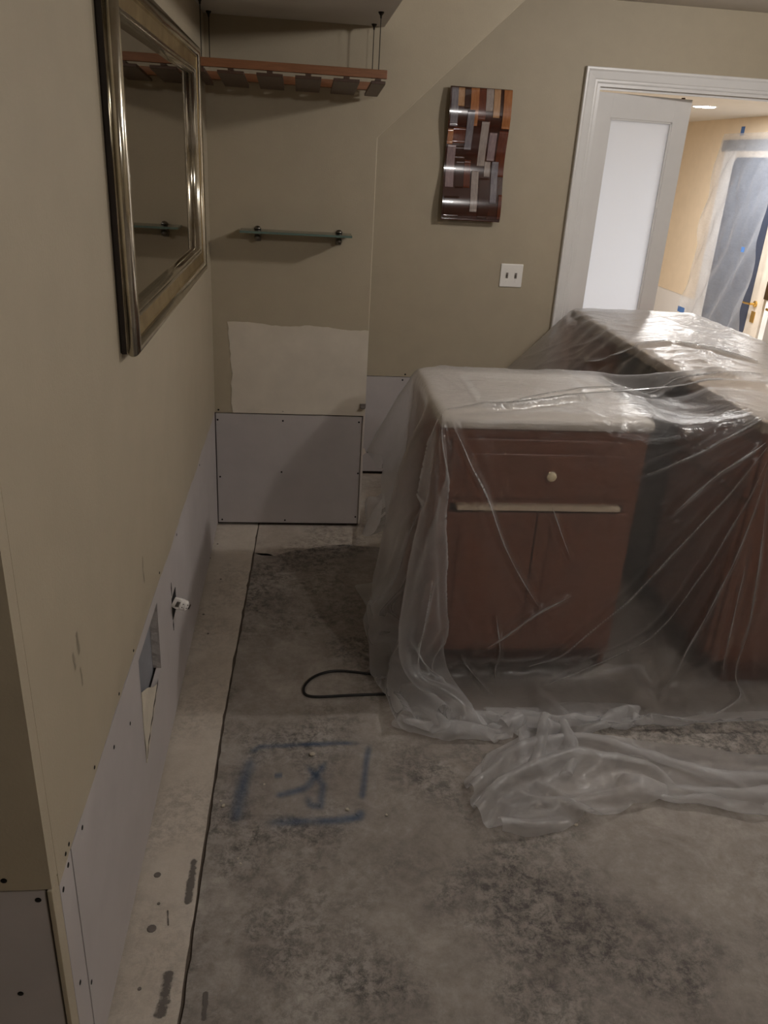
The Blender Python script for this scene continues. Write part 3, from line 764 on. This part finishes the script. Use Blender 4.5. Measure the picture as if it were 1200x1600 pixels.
CREASES = [
    ([(1192, 655), (1130, 685), (1060, 715), (1000, 745)], .016, .010), ([(1194, 690), (1120, 735), (1060, 790), (1042, 805)], .018, .012),
    ([(1196, 700), (1130, 775), (1090, 820), (1032, 880), (980, 935), (900, 1000), (820, 1045)], .018, .009),
    ([(1197, 720), (1165, 780), (1106, 880), (1041, 965), (1007, 997), (969, 1016), (852, 1070)], .018, .009),
    ([(1198, 730), (1170, 810), (1143, 880), (1102, 959), (1064, 1038), (1029, 1095)], .020, .010),
    ([(1199, 760), (1184, 880), (1160, 991), (1149, 1070), (1160, 1095), (1095, 1146)], .022, .010),
    ([(1165, 880), (1132, 1013), (1130, 1060)], .012, .008),
    ([(701, 653), (733, 712), (755, 759), (781, 842), (807, 898), (850, 960)], .015, .009),
    ([(694, 650), (690, 701), (699, 777), (701, 842), (699, 898), (695, 980), (683, 1055)], .018, .009),
    ([(688, 655), (670, 707), (651, 772), (631, 837), (612, 898), (590, 980)], .022, .010),
    ([(675, 905), (667, 942), (665, 1060)], .014, .008),
    ([(700, 642), (800, 630), (900, 618), (1050, 607), (1198, 597)], .020, .012), ([(760, 632), (900, 604), (1050, 593), (1198, 583)], .012, .010),
    ([(916, 565), (990, 545), (1056, 526)], .016, .012), ([(1056, 526), (1110, 535), (1190, 560)], .012, .010),
    ([(700, 1050), (760, 1010), (830, 960), (900, 925)], .012, .010), ([(640, 1000), (665, 1045), (700, 1062)], .016, .009),
    ([(720, 1020), (745, 1060), (770, 1090)], .010, .007), ([(775, 960), (781, 1010), (778, 1070)], .009, .007),
    ([(860, 790), (880, 840), (893, 880)], .008, .007), ([(1095, 1146), (1023, 1117), (960, 1130)], .020, .011)]
sheet = sheet_mesh('plastic_sheet', X_, al_, nx_, ny_, gx_, gy_, M['plastic'], CREASES)
tag(sheet, 'clear milky plastic sheet draped over the cabinets and bunched on the floor', 'plastic sheet')

# loose crumpled strip of sheeting lying on the floor before the cabinets: compressed width buckles into folds
def crumple(path, widths, rest_w, top, seed, squeeze=.93):
    """a strip of film laid along a floor path, squeezed across until it buckles"""
    pth = np.array(path); seg = np.r_[0, np.cumsum(np.linalg.norm(np.diff(pth, axis=0), axis=1))]; TL = seg[-1]/squeeze
    def frame(s_):
        x = np.interp(s_, seg/seg[-1], pth[:, 0]); y = np.interp(s_, seg/seg[-1], pth[:, 1]); e = .01
        tx = np.interp(s_+e, seg/seg[-1], pth[:, 0])-np.interp(s_-e, seg/seg[-1], pth[:, 0]); ty = np.interp(s_+e, seg/seg[-1], pth[:, 1])-np.interp(s_-e, seg/seg[-1], pth[:, 1])
        l = np.maximum(np.hypot(tx, ty), 1e-6); return x, y, -ty/l, tx/l, np.interp(s_, np.linspace(0, 1, len(widths)), widths)
    def init(gx, gy):
        x, y, nx_, ny_, w_ = frame(gx/TL); t_ = gy/rest_w-.5; rng = np.random.default_rng(seed); off = w_*t_ + .01*np.sin(gx*23+gy*31)
        z = top*.5 + top*.45*np.sin(gy*(11/rest_w**.5)*2.4+3*np.sin(gx*6+seed)) + rng.normal(0, .004, gx.shape)
        return np.stack([x+nx_*off, y+ny_*off, z], -1)
    cen = np.stack(frame(np.linspace(0, 1, 60)), 1)
    def clamp(Q, lev, t):
        k = ((Q[:, None, :2]-cen[None, :, :2])**2).sum(2).argmin(1); c = cen[k]
        off = (Q[:, 0]-c[:, 0])*c[:, 2] + (Q[:, 1]-c[:, 1])*c[:, 3]; lim = c[:, 4]*.56
        ex = np.clip(off, -lim, lim)-off; Q[:, 0] += ex*c[:, 2]; Q[:, 1] += ex*c[:, 3]; Q[:, 2] = np.minimum(Q[:, 2], top)
    return drape(0, TL, 0, rest_w, lambda a, b: np.ones_like(a, bool), [], [(.018, 160, 3, 1/200, 6, .12)], clamp, init, seed)
Xt, at_, ntx, nty, gxt, gyt = crumple([(.50, 1.66), (.60, 1.68), (.72, 1.76), (.95, 1.80), (1.25, 1.70), (1.65, 1.66)], [.16, .36, .28, .17, .20, .28], .50, .085, 9)
tail = sheet_mesh('plastic_sheet_strip', Xt, at_, ntx, nty, gxt, gyt, M['plastic3'], (), .003)
for pth_, wds_, rw_, tp_, sd_ in (([(.33, 2.06), (.45, 2.02), (.58, 2.00), (.66, 1.97)], [.10, .15, .13, .10], .34, .10, 4),
                                 ([(.62, 2.02), (.72, 2.00), (.85, 2.02), (1.0, 2.04), (1.12, 2.0)], [.08, .14, .16, .12, .08], .36, .13, 6),
                                 ([(.80, 1.99), (.78, 1.93), (.76, 1.86), (.74, 1.80)], [.10, .16, .18, .14], .34, .07, 8)):
    hem = sheet_mesh('bunched_hem', *crumple(pth_, wds_, rw_, tp_, sd_), M['plastic3'], (), .003); hem.parent = sheet
tag(tail, 'crumpled strip of clear plastic lying loose on the concrete before the cabinets', 'plastic sheet')

# ------------------------------------------------------------------ things on the walls
# mirror
MY0, MY1, MZ0, MZ1 = 1.675, 3.0, 1.228, 1.922
mr = empty('wall_mirror', (XL, (MY0+MY1)/2, MZ0)); tag(mr, 'wide gilded frame mirror hanging on the tan left wall', 'mirror')
def sweep(name, prof, mat, parent, smooth=False):
    """prof: (distance inward from the outer edge, protrusion from the wall), mitred round the frame"""
    bm = bmesh.new(); rings = []
    for (y, z, sy, sz) in ((MY0, MZ0, 1, 1), (MY1, MZ0, -1, 1), (MY1, MZ1, -1, -1), (MY0, MZ1, 1, -1)):
        rings.append([bm.verts.new((hh, y+sy*u-(MY0+MY1)/2, z+sz*u-MZ0)) for u, hh in prof])
    for i in range(4):
        a, b = rings[i], rings[(i+1) % 4]
        for k in range(len(prof)-1): bm.faces.new((a[k], b[k], b[k+1], a[k+1]))
    return bobj(name, bm, mat, parent, smooth=smooth)
def arc(u0, u1, h0, hh, n=8): return [(u0+(u1-u0)*(1-math.cos(math.pi*k/n))/2, h0+hh*math.sin(math.pi*k/n)) for k in range(n+1)]
M['frameside'] = plain('dark_frame_side', srgb(34, 24, 18), .6)
sweep('frame_side', [(.006, .001), (.004, .004), (.004, .013)], M['frameside'], mr)
bead = [(.015-.015*math.cos(t_), .026+.015*math.sin(t_)) for t_ in np.linspace(-math.radians(55), math.radians(165), 16)]
sweep('outer_bead', [(.004, .0128)] + bead, M['silver'], mr, True)
sweep('frame_face', [(.0295, .030), (.032, .031), (.036, .028), (.066, .025)], M['gold'], mr)
sweep('inner_bead', arc(.066, .074, .025, .006, 6) + arc(.074, .082, .024, .004, 6) + [(.084, .020), (.084, .008)], M['silver'], mr, True)
hy, hz = (MY1-MY0)/2, (MZ1-MZ0)
mesh('mirror_glass', [(.010, -hy+.08, .08), (.010, hy-.08, .08), (.010, hy-.08, hz-.08), (.010, -hy+.08, hz-.08)], [(0, 1, 2, 3)], M['mirror'], mr)
box('backing', (.001, .008, -hy+.01, hy-.01, .01, hz-.01), M['frameside'], mr)

# stemware rack hung from the soffit
rk = empty('stemware_rack', (-.03, 3.30, 1.875)); tag(rk, 'orange wooden stemware rack hanging on thin wires from the soffit', 'rack')
RX0, RX1, RY0, RY1, RZ = -.352, .298, 3.15, 3.455, 1.879
cbox('rail', (RX0, RX1, RY0, RY0+.022, RZ, RZ+.027), M['rackwood'], rk, .0015)
rear_rail = cbox('rail', (RX0, RX1, RY1-.022, RY1, RZ, RZ+.027), M['rackwood'], rk, .0015)
def sag(o):                                             # the rack hangs a little lower at the wall side
    for v in o.data.vertices: v.co.z -= max(0, v.co.y-RY0)*.066
    return o
for i in range(6):
    x1 = .293 if i == 0 else .293 - .050 - .040 - (i-1)*.132
    x0 = x1 - (.050 if i == 0 else .090)
    if x0 < RX0: x0 = RX0
    bm = bmesh.new(); bbox(bm, x0, x1, RY0-.004, RY1+.004, RZ-.018, RZ-.008); bbox(bm, (x0+x1)/2-.010, (x0+x1)/2+.010, RY0+.002, RY1-.002, RZ-.008, RZ)
    sag(rel(bobj('runner', bm, M['rackdark'], None, .001), rk))
sag(rear_rail)
for x, y in ((.268, RY0+.011), (.268, RY1-.011), (-.335, RY0+.011), (-.335, RY1-.011)):
    bm = bmesh.new(); lathe(bm, [(.0016, RZ+.02), (.0016, 2.079)], (x, y, 0), n=8); wv = rel(bobj('wire', bm, M['wire'], None), rk)
    bm = bmesh.new(); lathe(bm, [(.010, 2.079), (.010, 2.076), (.004, 2.068), (.003, 2.06)], (x, y, 0), n=12); cp = bobj('ceiling_cup', bm, M['wire'], wv)

# glass shelf
gs = empty('glass_shelf', (0, YB, 1.33)); tag(gs, 'narrow green-edged glass shelf on two metal clips below the rack', 'shelf')
GX0, GX1, GY0, GZ = -.232, .212, 3.375, 1.328
cbox('glass_plate', (GX0+.002, GX1-.002, GY0+.002, YB-.006, GZ, GZ+.008), M['glass'], gs, 0)
bm = bmesh.new(); bbox(bm, GX0, GX1, GY0, GY0+.002, GZ, GZ+.008); bbox(bm, GX0, GX0+.002, GY0+.002, YB-.006, GZ, GZ+.008); bbox(bm, GX1-.002, GX1, GY0+.002, YB-.006, GZ, GZ+.008)
rel(bobj('polished_edge', bm, M['glass_edge'], None), gs)
for x in (-.166, .163):
    bm = bmesh.new()
    lathe(bm, [(.012, 0), (.013, -.002), (.013, -.05), (.010, -.058), (.004, -.062)], (x, YB, GZ-.022), 'y', 16)
    bbox(bm, x-.011, x+.011, YB-.05, YB, GZ-.03, GZ-.001); bbox(bm, x-.012, x+.012, YB-.004, YB, GZ-.040, GZ+.010)
    cl = rel(bobj('clip', bm, M['chrome'], None, .001), gs)
    bm = bmesh.new(); lathe(bm, [(.014, 0), (.014, .004), (.009, .011), (.003, .013)], (x, YB-.026, GZ+.0085), 'z', 16)
    kn = bobj('clamp_cap', bm, M['chrome'], cl, smooth=True)

# wavy wood wall art
AXL, AXR, AZB, AZT = .690, .982, 1.368, 1.950
art = empty('wooden_wall_art', ((AXL+AXR)/2, YW, AZB)); tag(art, 'wavy lacquered panel of mixed wood strips on the back wall', 'wall art')
def wave(v): return .042 + .016*math.sin(2*math.pi*(1.38*v - .02))      # distance of the front from the wall, v from the top
def art_piece(name, u0, u1, v0, v1, mat, d, thick, parent=art, n=None):
    n = n or max(3, int((v1-v0)*60)); vv = []; f = []
    for side in range(4):                                    # own vertices for each side: smooth along the wave, sharp at the corners
        b0 = len(vv)
        for k in range(n+1):
            v = v0+(v1-v0)*k/n; y = YW - wave(v) - d; z = AZT + (AZB-AZT)*v
            c4 = ((u0, y), (u1, y), (u1, y+thick), (u0, y+thick))
            for (u, yy) in (c4[side], c4[(side+1) % 4]): vv.append((AXL+(AXR-AXL)*u - art.location.x, yy-YW, z-AZB))
        for k in range(n): f.append((b0+k*2, b0+(k+1)*2, b0+(k+1)*2+1, b0+k*2+1))
    q = 2*(n+1); f += [(0, 1, 2*q, 2*q+1), (q-2, q-1, 3*q-2, 3*q-1)]
    return mesh(name, vv, f, mat, parent, True)
def lacquer(name, c1, c2):
    t = NT(name); n = t.noise(4, 6, .7, t.scale(t.obj(), (26, 6, 5)), .8)
    t.set(Base_Color=t.ramp(n, [(.25, c1), (.75, c2)]), Roughness=.16); t.b.inputs['Coat Weight'].default_value = .8; t.b.inputs['Coat Roughness'].default_value = .015; return t.m
AM = {'base': lacquer('dark_walnut_lacquer', srgb(34, 14, 9), srgb(74, 32, 19)), 'g': lacquer('grey_wood_lacquer', srgb(128, 116, 112), srgb(172, 160, 152)),
      'b': lacquer('blue_grey_wood_lacquer', srgb(88, 84, 92), srgb(140, 134, 138)), 't': lacquer('tan_wood_lacquer', srgb(150, 110, 78), srgb(190, 152, 116)),
      'o': lacquer('amber_wood_lacquer', srgb(138, 80, 44), srgb(172, 116, 72)), 'r': lacquer('red_brown_wood_lacquer', srgb(76, 34, 20), srgb(106, 52, 31)),
      'd': lacquer('deep_brown_wood_lacquer', srgb(40, 18, 12), srgb(66, 32, 20)), 'm': lacquer('mauve_wood_lacquer', srgb(120, 102, 104), srgb(156, 136, 136))}
art_piece('art_backing', 0, 1, 0, 1, AM['base'], 0, .016, n=60)
bm = bmesh.new()
bbox(bm, -.04, .04, -.026, 0, .08, .50)
bobj('wall_cleat', bm, M['dark'], art)
def uvz(x, y):
    v = (y-150)/1280.; u = (x-(262-97*v))/(593-38*v); v = (y-140-40*u)/1280.; return u, v
for n_i, (x0, y0, x1, y1, c) in enumerate(((262,150,330,515,'b'), (332,155,392,330,'t'), (445,158,520,515,'o'), (596,168,664,382,'g'), (666,172,727,442,'t'), (755,178,838,548,'o'),
                          (405,360,470,740,'b'), (535,470,606,900,'g'), (620,575,690,850,'m'), (232,535,282,680,'o'), (222,682,300,1100,'m'), (585,852,640,1005,'g'),
                          (642,852,704,1270,'b'), (448,940,515,1350,'g'), (284,520,400,676,'r'), (700,560,800,1010,'r'), (390,832,450,1110,'r'), (312,700,400,830,'d'),
                          (190,1180,330,1400,'d'), (700,1180,742,1430,'r'), (394,155,443,352,'d'), (522,162,594,465,'r'), (729,176,753,440,'d'), (310,834,386,1110,'d'), (520,1010,610,1420,'d'))):
    ua, va = uvz(x0, y0); ub, vb = uvz(x1, y1); um = uvz((x0+x1)/2, (y0+y1)/2)[0]; hw = (x1-x0)/2/575
    art_piece('wood_strip', max(.001, um-hw), min(.999, um+hw), max(.001, va), min(.999, vb), AM[c], .0012+.0007*(n_i % 7), .003)

# light switch plate
sp_ = empty('light_switch', (1.086, YW, 1.112)); tag(sp_, 'white double toggle light switch beside the doorway', 'light switch')
box('cover_plate', (-.058, .058, -.007, 0, -.0575, .0575), M['plate'], sp_, .004)
for x in (-.023, .023):
    box('toggle_slot', (x-.006, x+.006, -.0078, -.006, -.014, .014), plain('grey_slot', srgb(120, 112, 106), .5), sp_)
    bm = bmesh.new(); bbox(bm, x-.004, x+.004, -.017, -.006, -.004, .007); bobj('toggle', bm, plain('dark_toggle', srgb(110, 102, 96), .4), sp_, .0015)
    for z in (-.030, .030):
        bm = bmesh.new(); lathe(bm, [(.003, -.007), (.003, -.008), (.002, -.0085)], (x, 0, z), 'y', 10); bobj('plate_screw', bm, M['plate'], sp_)

# loose receptacle pulled out of the board
rc = empty('electrical_outlet', (BX, 2.15, .375)); tag(rc, 'white duplex outlet hanging loose out of a hole in the left wall board', 'outlet')
box('box_hole', (-.01, .0012, -.026, .05, -.050, .022), M['black'], rc, .001)
bm = bmesh.new(); bbox(bm, .006, .030, -.016, .016, -.030, .030); bd_ = bobj('receptacle_body', bm, M['plate'], rc, .004)
bd_.rotation_euler = (math.radians(55), math.radians(12), math.radians(-28)); bd_.location = (.006, 0, .0)
for z in (-.016, .016):
    bm = bmesh.new(); lathe(bm, [(.013, .030), (.013, .034), (.011, .035)], (0, 0, z), 'x', 14); sf = bobj('socket_face', bm, M['plate'], bd_, smooth=False)
    bm = bmesh.new()
    for yy in (-.005, .005): bbox(bm, .0348, .0356, yy-.001, yy+.001, z-.004, z+.004)
    so = bobj('slot', bm, M['dark'], bd_)
bm = bmesh.new(); bbox(bm, .028, .030, -.008, .008, -.05, .05); yk = bobj('mounting_strap', bm, M['chrome'], bd_, .0005)
for z0, z1 in ((.03, .075), (-.09, -.056)):
    bm = bmesh.new(); prism(bm, [(-.020, z0), (-.012, (z0+z1)/2), (-.018, z1), (-.025, (z0+z1)/2+.006)], 0, -.0002, .0008); bobj('split', bm, M['dark'], rc)

# ------------------------------------------------------------------ floor things
pts = [ray(x, y, z=0) for x, y in ((610, 1058), (590, 1056), (560, 1053), (525, 1048), (492, 1056), (474, 1072), (473, 1086), (486, 1092), (530, 1089), (570, 1087), (610, 1086))]
cd = tube('power_cord', [(p.x, p.y, .0052) for p in pts], .0045, M['cord']); tag(cd, 'black cord looping out onto the concrete from under the plastic', 'cord')
chips = [(488, 1180, .011), (349, 1260, .007), (543, 1266, .007), (413, 1226, .004), (604, 1274, .005), (345, 1252, .004), (838, 1262, .008), (1010, 1205, .006), (372, 1342, .004), (376, 1350, .004), (900, 1290, .007), (747, 1140, .007)]
chip_mesh = None
CHIP_LABEL = {0: 'largest pale plaster chip, inside the blue painted square', 2: 'pale plaster chip by the lower right corner of the blue painted square', 3: 'tiny plaster crumb in the left half of the blue painted square',
              1: 'pale plaster chip between the slab joint and the blue painted square', 11: 'pale plaster chip tucked beside the bunched plastic hem'}
for i, (x, y, s) in enumerate(chips):
    if chip_mesh is None:
        bm = bmesh.new(); bmesh.ops.create_icosphere(bm, subdivisions=1, radius=1)
        for v in bm.verts: v.co *= random.uniform(.75, 1.15)
        chip_mesh = bpy.data.meshes.new('plaster_chip'); bm.to_mesh(chip_mesh); bm.free(); chip_mesh.materials.append(M['gyp'])
    o = link(bpy.data.objects.new('plaster_chip', chip_mesh)); p = ray(x, y, z=0)
    o.location = (p.x, p.y, s*.38); o.scale = (s, s*.8, s*.42); o.rotation_euler = (0, 0, i*1.3)
    tag(o, 'small pale plaster chip lying on the concrete floor', 'debris', 'plaster chips on the concrete')
    o['label'] = CHIP_LABEL.get(i, o['label'])

# plastic film taped over the patio door, blue tape
def film(name, y0, y1, z0, z1, x, mat):
    ny, nz = 60, 90; v = []; f = []; uv = []
    rng = np.random.default_rng(5); F = [(rng.uniform(4, 22), rng.uniform(-9, 9), rng.uniform(0, 6.28), rng.uniform(.3, 1)) for _ in range(14)]
    for i in range(ny+1):
        for j in range(nz+1):
            a, b = i/ny, j/nz; y = y0+(y1-y0)*a; z = z0+(z1-z0)*b
            y += .10*(1-b)*(a-.5)
            d = sum(c*abs(math.sin(p*y+q*z+r)) for p, q, r, c in F)/7
            d += .9*abs(math.sin(9*(y+.55*z)))**3 * (1-b)
            v.append((x - .012 - .05*d*min(1, 6*(1-b)+.1), y, z)); uv.append((y, z))
    for i in range(ny):
        for j in range(nz): f.append((i*(nz+1)+j+1, (i+1)*(nz+1)+j+1, (i+1)*(nz+1)+j, i*(nz+1)+j))
    return mesh(name, v, f, mat, None, True, uv)
fm = film('masking_film', 6.50, 7.50, .36, 1.985, X3-.075, M['plastic2']); tag(fm, 'wrinkled clear masking film hung over the dark patio door', 'plastic film')
for nm, y, z, wy, hz_, ang in (('top', 7.36, 2.01, .06, .07, .2), ('low', 7.50, .46, .14, .05, 0), ('mid', 6.62, 1.10, .05, .04, .3)):
    o = box('masking_tape', (-.002, 0, -wy/2, wy/2, -hz_/2, hz_/2), M['tape']); o.location = (X3 - (.001 if nm == 'top' else .165), y, z)
    tag(o, {'top': 'small blue masking tape tab on the yellow wall above the film', 'low': 'blue masking tape strip at the foot of the plastic film', 'mid': 'blue masking tape piece on the edge of the plastic film'}[nm], 'tape')
